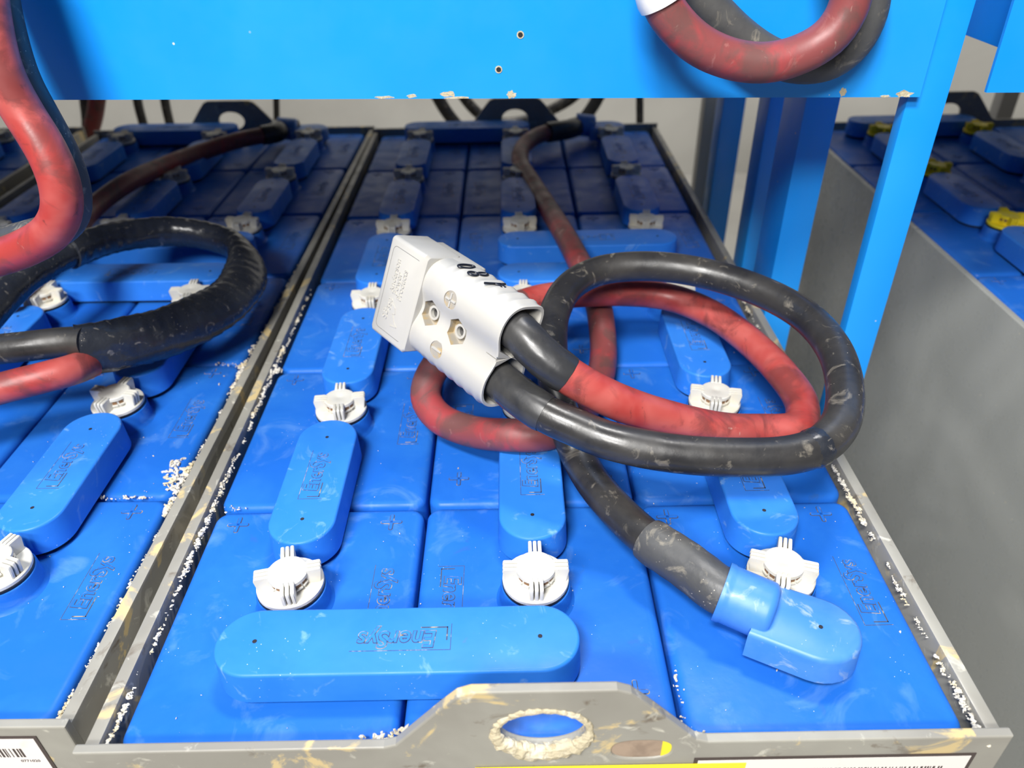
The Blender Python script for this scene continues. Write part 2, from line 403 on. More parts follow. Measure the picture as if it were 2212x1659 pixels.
def ellipse(cx, cy, rx, ry, n=40, sup=2.0):
    out = []
    for i in range(n):
        a = 2 * PI * i / n; c_, s_ = math.cos(a), math.sin(a)
        out.append((cx + rx * math.copysign(abs(c_) ** (2 / sup), c_), cy + ry * math.copysign(abs(s_) ** (2 / sup), s_)))
    return out

TX0, TX1, TY0, TY1 = -0.0062, 0.4802, -0.0010, 6 * RL + 0.006    # inner faces of the tray
TT = 0.0058; TS = 0.0081                                                     # steel thickness
def tray_parts():
    ms = {}
    H = 0.60
    bm = bmesh.new()
    add_box(bm, (TX0 - TS, TY0 - 0.0002, -H), (TX0, TY1, 0.004), bevel=0.0012)
    add_box(bm, (TX1, TY0 - 0.0002, -H), (TX1 + TS, TY1, 0.004), bevel=0.0012)
    add_box(bm, (TX0, TY0, -H), (TX1, TY1, -H + 0.006))
    ms['side'] = finish(bm, 'steel_tray', [M['tray']], 30)
    z0, zt = 0.0085, 0.0565
    c0, c1 = 0.1560, 0.3215
    out = [(TX0 - TS, -H), (TX1 + TS, -H), (TX1 + TS, z0), (c1 + 0.004, z0), (c1 - 0.003, z0 + 0.0025), (0.2895, zt - 0.012), (0.281, zt - 0.003), (0.274, zt), (0.201, zt), (0.194, zt - 0.003), (0.186, zt - 0.012), (c0 + 0.003, z0 + 0.0025), (c0 - 0.004, z0), (TX0 - TS, z0)]
    ms['front'] = plate_mesh('lifting_plate', out, [ellipse(0.2370, 0.0235, 0.0235, 0.0165, 48), ellipse(0.2905, 0.0032, 0.0172, 0.0098, 40, 2.6)], TT, M['tray'], 0.0010)
    ms['rear'] = plate_mesh('lifting_plate', out, [ellipse(0.2370, 0.0230, 0.0235, 0.0165, 48)], TT, M['tray'], 0.0010)
    return ms

ME = {}
ME['cell'] = cell_mesh(); ME['neck'] = neck_mesh(); ME['capw'] = cap_mesh(M['white']); ME['capy'] = cap_mesh(M['yellow'])
ME['short'] = cover_mesh(0.0905); ME['long'] = cover_mesh(0.1665)
ME['logo_s'] = cover_logo_mesh(0.80); ME['logo_l'] = cover_logo_mesh(0.86)
bm = bmesh.new(); plus(bm, 0, 0, 0); ME['plus'] = finish(bm, 'plus_mark', [M['cell'], M['grime']], 0)
ME['mark_up'] = cell_mark_mesh('up'); ME['mark_down'] = cell_mark_mesh('down')
TP = tray_parts()

def crust_mesh(spots, seed):
    """spots: (x, y, z, spread_x, spread_y, count, size)"""
    rnd = random.Random(seed); bm = bmesh.new()
    for x, y, z, sx_, sy_, n, sz in spots:
        for _ in range(n):
            px, py = x + rnd.gauss(0, sx_), y + rnd.gauss(0, sy_)
            s = sz * rnd.uniform(0.4, 1.3)
            r = bmesh.ops.create_icosphere(bm, subdivisions=1, radius=s, matrix=Matrix.Translation((px, py, z + s * 0.15)) @ Matrix.Rotation(rnd.uniform(0, 6), 4, Vector((rnd.random(), rnd.random(), rnd.random() + .1)).normalized()) @ Matrix.Diagonal((rnd.uniform(.7, 1.8), rnd.uniform(.5, 1), rnd.uniform(.35, .8), 1)))
            for v in r['verts']: v.co += Vector((rnd.gauss(0, s * .16), rnd.gauss(0, s * .16), rnd.gauss(0, s * .12)))
    return finish(bm, 'corrosion_crust', M['crust'], 0)

def battery(name, loc, rz, label, caps='capw', covers=None, text=True, front=True, cap_shift=(0, 0), crust=None):
    b = tag(empty('forklift_battery', loc, rz), label, 'battery', 'forklift batteries side by side in the charging racks')
    link('steel_tray', TP['side'], b)
    fp = link('lifting_plate', TP['front'], b, (0, TY0 - TT, 0))
    rp = link('lifting_plate', TP['rear'], b, (0, TY1, 0))
    rnd = random.Random(name)
    capang = {(0, 0): 0.22, (1, 0): 0.0, (2, 0): -0.33, (0, 1): 0.12, (2, 1): -0.22, (0, 2): 0.05, (1, 2): -0.05}
    for c_ in range(3):
        for r_ in range(6):
            ce = link('battery_cell', ME['cell'], b, (CW * (c_ + .5), RL * (r_ + .5), rnd.uniform(-0.0006, 0.0004)))
            cx, cy = cap_shift[0], 0.105 - RL / 2 - 0.0045 + cap_shift[1]
            link('filler_neck', ME['neck'], ce, (cx, cy, 0))
            link('vent_cap', ME[caps], ce, (cx, cy, 0), (0, 0, capang.get((c_, r_), rnd.uniform(-.16, .16))))
            if text:
                link('embossed_lettering', ME['mark_down' if c_ == 1 else 'mark_up'], ce)
                for px_ in ((-0.0560, 0.0560) if c_ == 1 else (-0.0585, 0.0545)): link('plus_mark', ME['plus'], ce, (px_, -0.0640 if c_ == 1 else 0.0785, 0))
    # covers over the straps joining the cells one after the other
    pa, pb = 0.0497, 0.1492
    for c_ in range(3):
        for r_ in range(5):
            if (c_ in (1, 2) and r_ == 2): continue
            y0, y1 = r_ * RL + pb, (r_ + 1) * RL + pa
            cv = link('connector_cover', ME['short'], b, ({0: 0.0775, 1: 0.2365, 2: 0.3965}[c_], (y0 + y1) / 2 + 0.001, 0), (0, 0, PI / 2))
            link('embossed_lettering', ME['logo_s'], cv, (0.004, 0, 0))
    for x0, y, turn in ((0.1546, 0.0495, PI), (0.3168, 0.5255, 0), (0.3168, 0.6135, PI), (0.1546, 5 * RL + pb, 0)):
        cv = link('connector_cover', ME['long'], b, (x0, y, 0), (0, 0, turn))
        link('embossed_lettering', ME['logo_l'], cv, (0, 0, 0))
    if crust: link('corrosion_crust', crust, b)['kind'] = 'stuff'
    return b, fp, rp

def edge_spots(xs, y0, y1, n, z, sz, seed):
    r = random.Random(seed)
    return [(xs + r.gauss(0, .0006), r.uniform(y0, y1), z, .0006, .002, r.randint(2, 7), sz * r.uniform(.6, 1.2)) for _ in range(n)]
main_crust = crust_mesh(
    edge_spots(-0.0035, 0.0, 0.035, 16, 0.000, .0010, 1) + edge_spots(-0.0032, 0.12, 0.25, 48, 0.001, .0012, 2) + edge_spots(-0.004, 0.30, 0.42, 36, 0.001, .0012, 3) + edge_spots(-0.0030, 0.0, 0.55, 120, -0.0008, .0009, 31)
    + edge_spots(0.4775, 0.0, 0.03, 16, 0.001, .0012, 4) + edge_spots(0.4765, 0.15, 0.22, 26, 0.001, .0012, 5) + edge_spots(0.4772, 0.0, 0.5, 110, -0.0008, .0009, 32)
    + [(0.315, 0.002, 0.004, .004, .0015, 22, .0013), (0.150, 0.001, 0.006, .007, .0018, 40, .0014), (0.1605, 0.003, 0.010, .002, .001, 12, .0012),
       (0.012, 0.190, 0.0002, .006, .0015, 12, .0008), (0.318, 0.035, 0.0, .0006, .006, 12, .0010), (0.316, 0.012, 0.0, .001, .004, 12, .0010), (0.0, 0.375, 0.002, .003, .002, 24, .0014),
       (0.460, 0.378, 0.0, .008, .001, 10, .0010)]
    + [(random.uniform(0.01, 0.47), random.uniform(0.01, 0.4), 0.0, 0.0, 0.0, 1, random.uniform(.0002, .0007)) for _ in range(150)], 11)
left_crust = crust_mesh(
    edge_spots(0.4765, 0.16, 0.24, 34, 0.001, .0014, 6) + edge_spots(0.4770, 0.33, 0.41, 30, 0.001, .0014, 7) + edge_spots(0.4775, 0.0, 0.02, 12, 0.001, .0012, 8) + edge_spots(0.4772, 0.0, 0.6, 110, -0.0008, .0009, 33)
    + [(0.470, 0.205, 0.0, .003, .007, 50, .0018), (0.463, 0.225, 0.0, .004, .005, 34, .0017), (0.440, 0.188, 0.0, .010, .0012, 26, .0011), (0.474, 0.372, 0.0, .004, .003, 26, .0014),
       (0.455, 0.376, 0.0, .006, .0015, 10, .0010), (0.408, 0.232, 0.0, .002, .001, 5, .0012)]
    + [(random.uniform(0.3, 0.47), random.uniform(0.01, 0.4), 0.0, 0.0, 0.0, 1, random.uniform(.0002, .0008)) for _ in range(90)], 12)

bat, fplate, _ = battery('main', (0, 0, 0), 0, 'middle blue-celled battery with white vent caps, under the grey plug and looped cables', crust=main_crust)
batL, fplateL, _ = battery('left', (-0.5155, 0.0205, 0), -math.radians(0.6), 'left blue-celled battery with white vent caps, under the black-taped cable loop', crust=left_crust)
batR, _, _ = battery('right', (0.7525, -0.0155, 0), 0, 'battery with yellow vent caps and bare grey steel side, right of the posts', caps='capy', cap_shift=(0.006, 0))
batF, _, _ = battery('far', (-1.050, 0.05, 0), -math.radians(0.6), 'dark shaded battery at the far left edge, behind the hanging red cable', text=False)
for o_ in batR.children:
    if o_.name.startswith('steel_tray'):
        me_ = o_.data.copy(); me_.materials[0] = M['traydark']; o_.data = me_

# weld bead round the eye of the lifting plate, yellow edge in the slot and the two stickers below
def ring_bead(cx, cz, rx, rz_, r0, mt, parent, name):
    bm = bmesh.new(); n = 72; rnd = random.Random(3); rings = []
    for i in range(n):
        a = 2 * PI * i / n
        thick = r0 * (0.35 + 1.0 * max(0, -math.sin(a)) ** .7 + 0.25 * rnd.random())
        c_ = Vector((cx + (rx + thick * .35) * math.cos(a), -0.0002, cz + (rz_ + thick * .45) * math.sin(a)))
        ring = []
        for k in range(8):
            b_ = 2 * PI * k / 8
            rr = thick * (0.8 + 0.4 * rnd.random())
            ring.append(c_ + Vector((math.cos(a) * math.cos(b_) * rr, math.sin(b_) * rr * .6, math.sin(a) * math.cos(b_) * rr)))
        rings.append(ring)
    rings.append([v.copy() for v in rings[0]])
    loft(bm, rings, 0, False, False)
    bmesh.ops.remove_doubles(bm, verts=bm.verts, dist=1e-6)
    return link(name, finish(bm, name, mt, 0), parent)
ring_bead(0.2370, 0.0235, 0.0240, 0.0170, 0.0042, M['fibre'], fplate, 'weld_bead')
bm = bmesh.new(); add_box(bm, (0.272, 0.0012, -0.0072), (0.309, 0.0050, 0.0136), 0); add_box(bm, (0.3015, 0.0008, -0.0068), (0.3085, 0.0012, 0.0132), 1)
link('slot_backing', finish(bm, 'slot_backing', [M['slot'], M['labelyellow']], 0), fplate)
def sticker(parent, x0, x1, z0, z1, frame_l=True):
    bm = bmesh.new()
    add_box(bm, (x0, -0.0004, z0), (x1, 0.0, z1), 1)
    add_box(bm, (x0 + .0022, -0.0005, z0 + .0022), (x1 - .0022, -0.0004, z1 - .0022), 0)
    s = link('barcode_label', finish(bm, 'barcode_label', [M['paper'], M['print']], 0), parent)
    bm = bmesh.new(); x = x0 + 0.02; rnd = random.Random(5)
    zb = z1 - 0.012
    while x < x1 - 0.014:
        w = rnd.choice((0.0005, 0.0009, 0.0013)); add_box(bm, (x, -0.00062, zb - 0.0085), (x + w, -0.0005, zb), 0); x += w + rnd.choice((0.0006, 0.0010, 0.0016))
    add_text(bm, text_mesh('0771020', 0.0032, 0.00005), Matrix.Translation((x1 - 0.012, -0.0006, zb - 0.0125)) @ Matrix.Rotation(PI / 2, 4, 'X'), 0)
    link('printed_bars', finish(bm, 'printed_bars', M['print'], 0), s)
sticker(fplate, 0.3200, 0.4740, -0.044, -0.0055)
sticker(fplateL, 0.300, 0.4705, -0.037, 0.0015)
bm = bmesh.new(); add_box(bm, (0.2000, -0.0009, -0.05), (0.3490, -0.0005, -0.0105), 0)
link('yellow_warning_label', finish(bm, 'yellow_warning_label', M['labelyellow'], 0), fplate)

# terminal boot of the black cable on the near right cell
def boot(parent, px, py, ang, name='terminal_boot'):
    bm = bmesh.new()
    n = 28
    pts_low = []
    def outline(g, z):
        out = []
        for i in range(17):
            a = -PI / 2 + PI * i / 16
            out.append((0.0245 * math.cos(a) * 1.0 + g * math.cos(a), (0.0235 + g) * math.sin(a), z))
        out += [(-0.036 - g * .3, 0.0225 + g, z), (-0.036 - g * .3, -0.0225 - g, z)]
        return out
    loft(bm, [outline(0.0008, 0.0085), outline(0, 0.0245), outline(-0.0008, 0.0268), outline(-0.0028, 0.0280)], 0)
    cyl(bm, [(0.0160, -0.0004), (0.0175, 0.002), (0.0205, 0.004), (0.0205, 0.009)], 32, 1)
    cyl(bm, [(0.0013, 0.0279), (0.0013, 0.0283)], 12, 1, (0.001, 0))  # dark disc paints the shade of a small hole
    o = link(name, finish(bm, name, [M['boot'], M['dark']], 40), parent, (px, py, 0), (0, 0, ang))
    bm = bmesh.new()
    pth = [Vector((-0.026 - 0.0015 * i, 0, 0.0255 + 0.00018 * i)) for i in range(22)]
    tube(bm, pth, lambda t, s, a: 0.0180 + 0.0006 * (t > .9) - 0.0030 * max(0, 1 - s / 0.004) ** 2, seg=32)
    s = link('cable_collar', finish(bm, 'cable_collar', M['boot'], 50), o)
    return o
boot(bat, 0.4010, 0.0520, math.radians(-27))
bt = boot(bat, 0.3965, 1.0720, math.radians(0))
boot(batL, 0.3965, 1.0720, math.radians(6))

# ------------------------------------------------------------------ cables of the main battery
RC = 0.01275
black_pts = [(0.362, 0.0719, 0.0270), (0.352, 0.0775, 0.0275), (0.3319, 0.0999, 0.0300), (0.3116, 0.1207, 0.0310), (0.2940, 0.1503, 0.0300), (0.2808, 0.1791, 0.0300), (0.2720, 0.2042, 0.0330), (0.2649, 0.2160, 0.0480), (0.2586, 0.2212, 0.0700), (0.2552, 0.2372, 0.0840), (0.2547, 0.2702, 0.0920), (0.2595, 0.3067, 0.0980),
    (0.2745, 0.3405, 0.1040), (0.3008, 0.3600, 0.1080), (0.3428, 0.3631, 0.1100), (0.3883, 0.3519, 0.1080), (0.4304, 0.3242, 0.1040), (0.4560, 0.2895, 0.1000), (0.4639, 0.2449, 0.0960), (0.4560, 0.1983, 0.0900), (0.4407, 0.1661, 0.0860), (0.4228, 0.1507, 0.0820), (0.4009, 0.1449, 0.0800), (0.3708, 0.1439, 0.0800), (0.3411, 0.1454, 0.0810), (0.3117, 0.1499, 0.0830), (0.2824, 0.1586, 0.0860),
    (0.2648, 0.1677, 0.0890), (0.2467, 0.1767, 0.0930), (0.2284, 0.1917, 0.0980)]
O_ = Vector((0.1259, 0.2870, 0.1383))
F_ = Matrix(((0.659, 0.3093, -0.6856), (-0.7462, 0.1549, -0.6474), (-0.094, 0.9383, 0.3329)))   # columns: length, upward, outward
def cpt(l, y, t): return O_ + F_ @ Vector((l, y, t))
black_pts += [tuple(cpt(0.126, -0.0195, -0.0215)), tuple(cpt(0.100, -0.0195, -0.0215))]
bc = empty('battery_cable', (0.35, 0.08, 0.03))
tag(bc, 'thick black cable from the near right terminal looping round to the plug', 'cable')
bpath = spline(black_pts)
def place(o, root): o.matrix_parent_inverse = root.matrix_world.inverted()
def kid(o, root):
    bpy.context.view_layer.update(); o.parent = root; o.matrix_parent_inverse = Matrix.Translation(-root.location); return o
kid(tube_obj('cable_jacket', bpath, RC, M['black']), bc)
def near(path, p):
    p = Vector(p); return min(range(len(path)), key=lambda i: (path[i] - p).length)
i0 = near(bpath, (0.352, 0.0775, 0.0275)); i1 = near(bpath, (0.3077, 0.1249, 0.0310))
kid(sleeve_obj('heat_shrink_sleeve', bpath[i0:i1], RC + 0.0024, M['blackgrey'], None), bc)
i0 = near(bpath, (0.2482, 0.1751, 0.0930)); i1 = len(bpath) - 1
kid(sleeve_obj('heat_shrink_sleeve', bpath[i0:i1], RC + 0.0008, M['sleeve'], None), bc)
i0 = near(bpath, (0.4289, 0.1541, 0.0830)); i1 = near(bpath, (0.4116, 0.1461, 0.0810))
kid(sleeve_obj('tape_band', bpath[i0:i1], RC + 0.0006, M['tape'], None, 0.0001), bc)

red_pts = [(0.372, 1.072, 0.0255), (0.345, 1.072, 0.0260), (0.3220, 1.0407, 0.0300), (0.2787, 1.0111, 0.0320), (0.2491, 0.9592, 0.0300), (0.2421, 0.8946, 0.0260), (0.2576, 0.8160, 0.0220), (0.2755, 0.7149, 0.0240), (0.2864, 0.6071, 0.0380), (0.2961, 0.5377, 0.0405), (0.3064, 0.4773, 0.0360), (0.3101, 0.4165, 0.0380), (0.3117, 0.3899, 0.0200), (0.3077, 0.3541, 0.0145), (0.2958, 0.3088, 0.0180), (0.2753, 0.2568, 0.0300),
    (0.2493, 0.2215, 0.0405), (0.2212, 0.2213, 0.0405), (0.1880, 0.2465, 0.0260), (0.1626, 0.2656, 0.0260), (0.1514, 0.2854, 0.0340), (0.1575, 0.3040, 0.0460), (0.1766, 0.3247, 0.0580), (0.2064, 0.3499, 0.0680), (0.2353, 0.3747, 0.0700), (0.2612, 0.3906, 0.0680), (0.2918, 0.3986, 0.0660), (0.3312, 0.4026, 0.0640), (0.3742, 0.3983, 0.0600),
    (0.4076, 0.3717, 0.0560), (0.4309, 0.3306, 0.0520), (0.4462, 0.2856, 0.0480), (0.4505, 0.2464, 0.0450), (0.4372, 0.2187, 0.0440), (0.4089, 0.2167, 0.0440), (0.3763, 0.2035, 0.0560), (0.3393, 0.1948, 0.0720), (0.3044, 0.1879, 0.0900), (0.2799, 0.1870, 0.1040), (0.2580, 0.1904, 0.1180), (0.2428, 0.1976, 0.1280)]
red_pts += [tuple(cpt(0.126, 0.0195, -0.0215)), tuple(cpt(0.100, 0.0195, -0.0215))]
rc = empty('battery_cable', (0.375, 1.08, 0.03))
tag(rc, 'grimy red cable from the rear terminal winding in loops to the plug', 'cable')
rpath = spline(red_pts)
k0 = near(rpath, (0.2353, 0.3747, 0.0700))
kid(tube_obj('cable_jacket', rpath[:k0 + 1], RC, M['redold']), rc)
kid(tube_obj('cable_jacket', rpath[k0:], RC, M['red']), rc)
i0 = near(rpath, (0.2632, 0.1891, 0.1150))
kid(sleeve_obj('heat_shrink_sleeve', rpath[i0:-1], RC + 0.0010, M['sleeve'], None), rc)
kid(sleeve_obj('heat_shrink_sleeve', rpath[0:26], RC + 0.0032, M['sleeve'], None), rc)

# ------------------------------------------------------------------ grey plug
CM = Matrix.Translation(O_) @ F_.to_4x4()
plug = tag(empty('power_plug', matrix=CM), 'pale grey two-pole power plug standing on edge above the middle battery, marked in black ink', 'plug')
Lb, Lt, HW = 0.0430, 0.1260, 0.0390
def lobes(l, grow=0.0):
    """closed outline (y, t) of the twin-barrel body"""
    k = min(1, max(0, (l - Lb) / (Lt - Lb)))
    R_ = 0.0190 + 0.0005 * k + grow
    cy = 0.0187 + 0.0008 * k
    tc = -0.0215
    out = []
    n = 96
    for i in range(n):
        a = 2 * PI * i / n
        dy, dt = math.cos(a), math.sin(a)
        best = 0.0
        for s in (-1, 1):
            lo, hi = 0.0, 0.07
            # march outwards, keep the last point inside this barrel
            for q in range(40):
                r = 0.07 * (40 - q) / 40
                y, t = r * dy - s * cy, r * dt
                e = 2.3 if t > 0 else (5.0 if s * y > 0 else 3.0)
                if (abs(y) / R_) ** e + (abs(t) / R_) ** e <= 1:
                    lo, hi = r, r + 0.07 / 40
                    for _ in range(12):
                        m_ = (lo + hi) / 2; y, t = m_ * dy - s * cy, m_ * dt
                        if (abs(y) / R_) ** e + (abs(t) / R_) ** e <= 1: lo = m_
                        else: hi = m_
                    best = max(best, lo); break
        y, t = best * dy, best * dt
        if t > 0 and abs(y) < cy * 0.98: t = R_ - 0.0052 * (0.5 + 0.5 * math.cos(PI * y / (cy * 0.98)))
        # shingled grip ribs on the narrow sides
        if grow == 0.0 and Lb + 0.012 < l < Lt - 0.006:
            w = max(0, (abs(y) - 0.026) / 0.012)
            saw = ((l - Lb) / 0.0108) % 1.0
            y += math.copysign(0.0019 * min(1, w) * (saw - 0.5) * 1.6, y)
        out.append((y, t + tc))
    return out
def ring3(o2, l): return [(l, y, t) for y, t in o2]
bm = bmesh.new()
rings = []
l = Lb - 0.012
while l < Lt - 0.0001:
    rings.append(ring3(lobes(l), l)); l += 0.0018
    if Lb + .012 < l < Lt - .006 and ((l - Lb) / 0.0108) % 1.0 < 0.167: rings.append(ring3(lobes(l - 0.0003 - ((l - Lb) / 0.0108 % 1.0) * 0.0108), l - 0.0003 - ((l - Lb) / 0.0108 % 1.0) * 0.0108))
rings.sort(key=lambda r: r[0][0])
rings.append(ring3(lobes(Lt), Lt)); rings.append(ring3(lobes(Lt, -0.0004), Lt + 0.0006))
rings.append(ring3(lobes(Lt, -0.0022), Lt + 0.0004)); rings.append(ring3(lobes(Lt, -0.0027), Lt - 0.001)); rings.append(ring3(lobes(Lt, -0.0030), Lt - 0.034))
loft(bm, rings, 0)
bm.faces.ensure_lookup_table()
body_me = finish(bm, 'plug_body', [M['connector'], M['inside'], M['hexdirt']], 38)
body = link('plug_body', body_me, plug)
# hexagonal pockets, screw holes and shallow round marks are cut into the body
def cutter(fn, mi=0):
    b_ = bmesh.new(); fn(b_); me = finish(b_, 'cutter', [M['connector'], M['inside'], M['hexdirt']], 0)
    for p in me.polygons: p.material_index = mi
    o = bpy.data.objects.new('cutter', me); C.objects.link(o); o.matrix_world = CM; return o
def prism(b_, l, y, r, t0, t1, n, rot=0):
    loft(b_, [[(l + r * math.cos(2 * PI * i / n + rot), y + r * math.sin(2 * PI * i / n + rot), t) for i in range(n)] for t in (t0, t1)])
cuts = [cutter(lambda b_: (prism(b_, 0.0545, 0, 0.0102, -0.0128, 0.01, 6, PI / 2), prism(b_, 0.0845, 0, 0.0102, -0.0128, 0.01, 6, PI / 2)), 2),
        cutter(lambda b_: (prism(b_, 0.0545, 0, 0.0036, -0.040, -0.010, 20), prism(b_, 0.0845, 0, 0.0036, -0.040, -0.010, 20)), 1),
        cutter(lambda b_: (prism(b_, 0.0740, 0.0195, 0.0066, -0.00330, 0.01, 28), prism(b_, 0.0740, -0.0195, 0.0066, -0.00330, 0.01, 28)), 2)]
bpy.context.view_layer.update()
for c_ in cuts:
    md = body.modifiers.new('cut', 'BOOLEAN'); md.operation = 'DIFFERENCE'; md.object = c_; md.solver = 'EXACT'
dg = bpy.context.evaluated_depsgraph_get(); dg.update()
new_me = bpy.data.meshes.new_from_object(body.evaluated_get(dg))
body.modifiers.clear(); body.data = new_me; new_me.name = 'plug_body'
for c_ in cuts: bpy.data.objects.remove(c_)
for p in new_me.polygons: p.use_smooth = True
new_me.set_sharp_from_angle(angle=math.radians(38))
# web between the two bores, polarity marks, rings round the screw holes
bm = bmesh.new()
add_box(bm, (Lt - 0.033, -0.0016, -0.0405), (Lt - 0.003, 0.0016, -0.0100), 0, None, 0.0005)
link('bore_web', finish(bm, 'bore_web', M['connector'], 30), plug)
bm = bmesh.new()
add_box(bm, (0.0734, 0.0195 - 0.0052, -0.0036), (0.0746, 0.0195 + 0.0052, -0.0022), 0)
add_box(bm, (0.0740 - 0.0052, 0.0189, -0.0036), (0.0740 + 0.0052, 0.0201, -0.0022), 0)
add_box(bm, (0.0740 - 0.0050, -0.0201, -0.0036), (0.0740 + 0.0050, -0.0189, -0.0022), 0)
link('polarity_marks', finish(bm, 'polarity_marks', M['connector'], 30), plug)
bm = bmesh.new()
for l in (0.0545, 0.0845):
    n = 24
    loft(bm, [[(l + r * math.cos(2 * PI * i / n), r * math.sin(2 * PI * i / n), t) for i in range(n)] for r, t in ((0.0054, -0.0130), (0.0054, -0.0098), (0.0036, -0.0098), (0.0036, -0.0130))], 0, False, False)
link('screw_boss', finish(bm, 'screw_boss', M['connector'], 30), plug)
# mating block
bm = bmesh.new()
def blk(l0, l1, hw, t0, t1, rc, bev):
    pts = lambda hw_, a, b_, z: [(z, y, t) for y, t, _ in [(q[0], q[1] + (a + b_) / 2, 0) for q in [(p[0], p[1]) for p in rrect(hw_, (b_ - a) / 2, rc, 0, 5)]]]
    loft(bm, [pts(hw - bev, t0 + bev, t1 - bev, l0), pts(hw - bev * .3, t0 + bev * .3, t1 - bev * .3, l0 + bev * .3), pts(hw, t0, t1, l0 + bev), pts(hw, t0, t1, l1 - bev * .6), pts(hw - bev * .5, t0 + bev * .5, t1 - bev * .5, l1)], 0)
blk(0.0, Lb, HW, -0.0340, 0.0, 0.0030, 0.0035)
link('mating_block', finish(bm, 'mating_block', M['connector'], 40), plug)
bm = bmesh.new()
blk(0.010, 0.062, HW - 0.0012, -0.0430, -0.0220, 0.0030, 0.0020)
link('rear_shoulder', finish(bm, 'rear_shoulder', M['connector'], 40), plug)
# panel outline and raised words on the block
bm = bmesh.new()
def bar2(bm, a, b_, w, t0, t1, mi=0):
    a = Vector(a); b_ = Vector(b_); d = (b_ - a).normalized(); n = Vector((-d.y, d.x)) * w
    q = [a + n, b_ + n, b_ - n, a - n]
    loft(bm, [[(p.x, p.y, t) for p in q] for t in (t0, t1)], mi)
pl = [(x + 0.0225, y) for x, y, _ in rrect(0.0165, 0.0325, 0.004, 0, 5)]
for a, b_ in zip(pl, pl[1:] + pl[:1]):
    if a[0] > 0.036 and b_[0] > 0.036: continue
    bar2(bm, a, b_, 0.00018, -0.0002, 0.00006, 1)
link('panel_outline', finish(bm, 'panel_outline', [M['connector'], M['inside']], 0), plug)
bm = bmesh.new()
# words read upwards along the block: text x axis -> +y, text y axis -> -l
def TW(l, y, sx=1): return Matrix.Translation((l, y, 0)) @ Matrix.Rotation(PI / 2, 4, 'Z')
for s, l, y, sz in (('Anderson', 0.0150, 0.0120, 0.0072), ('Power', 0.0200, 0.0075, 0.0072), ('Products', 0.0255, 0.0085, 0.0072)):
    add_text(bm, text_mesh(s, sz, 0.00065, 0.0, 0.92, 0.0, 1.02), TW(l, y), 0)
add_text(bm, text_mesh('SB', 0.0085, 0.00065, 0.0, 0.95, 0.0, 1.0), TW(0.0145, -0.0190), 0)
add_text(bm, text_mesh('350', 0.0066, 0.00065, 0.0, 0.9, 0.0, 1.0), TW(0.0170, -0.0100), 0)
for a, b_ in (((0.0150, -0.0060), (0.0240, -0.0110)), ((0.0240, -0.0110), (0.0250, -0.0150)), ((0.0250, -0.0150), (0.0225, -0.0160)), ((0.0225, -0.0160), (0.0262, -0.0215)), ((0.0262, -0.0215), (0.0300, -0.0240)), ((0.0225, -0.0255), (0.0300, -0.0240))):
    bar2(bm, a, b_, 0.0003, -0.0002, 0.00045)
link('raised_lettering', finish(bm, 'raised_lettering', M['connector'], 0), plug)
# hand-drawn ink characters on the upper narrow side (plane y = const)
def stroke(bm, pts, y, r=0.00085):
    path = [Vector((p[0], y, p[1])) for p in pts]
    if len(path) > 2: path = spline([tuple(p) for p in path], 0.0012)
    tube(bm, path, r, seg=8)
bm = bmesh.new()
YS = 0.0393
def oval(cl, ct, rl_, rt, n=18): return [(cl + rl_ * math.cos(2 * PI * i / n), ct + rt * math.sin(2 * PI * i / n)) for i in range(n + 1)]
stroke(bm, oval(0.0615, -0.0215, 0.0034, 0.0078), YS)
stroke(bm, oval(0.0745, -0.0165, 0.0030, 0.0042), YS + .0003)
stroke(bm, oval(0.0755, -0.0250, 0.0024, 0.0046), YS + .0003)
stroke(bm, [(0.0905, -0.0130), (0.0915, -0.0200), (0.0925, -0.0260), (0.0930, -0.0310)], YS + .0004)
stroke(bm, [(0.0925, -0.0220), (0.0955, -0.0235), (0.0980, -0.0225)], YS + .0004)
stroke(bm, [(0.0930, -0.0275), (0.0955, -0.0255), (0.0985, -0.0260)], YS + .0004)
link('ink_marking', finish(bm, 'ink_marking', M['ink'], 40), plug)

# ------------------------------------------------------------------ cables on the left battery
tl = empty('battery_cable', (-0.14, 1.11, 0.03))
tag(tl, 'dull red cable arching from the rear terminal of the left battery down to the left', 'cable')
lp = spline([(-0.1330, 1.0895, 0.0255), (-0.165, 1.088, 0.027), (-0.1572, 1.0497, 0.0320), (-0.2058, 1.0058, 0.0340), (-0.2549, 0.9495, 0.0320), (-0.2838, 0.8747, 0.0360), (-0.2971, 0.7801, 0.0440), (-0.3089, 0.7043, 0.0400), (-0.2976, 0.6166, 0.0400), (-0.2894, 0.5254, 0.0420), (-0.2869, 0.4480, 0.0440)])
kid(tube_obj('cable_jacket', lp, RC, M['redold']), tl)
kid(sleeve_obj('heat_shrink_sleeve', lp[0:26], RC + 0.0028, M['sleeve'], None), tl)

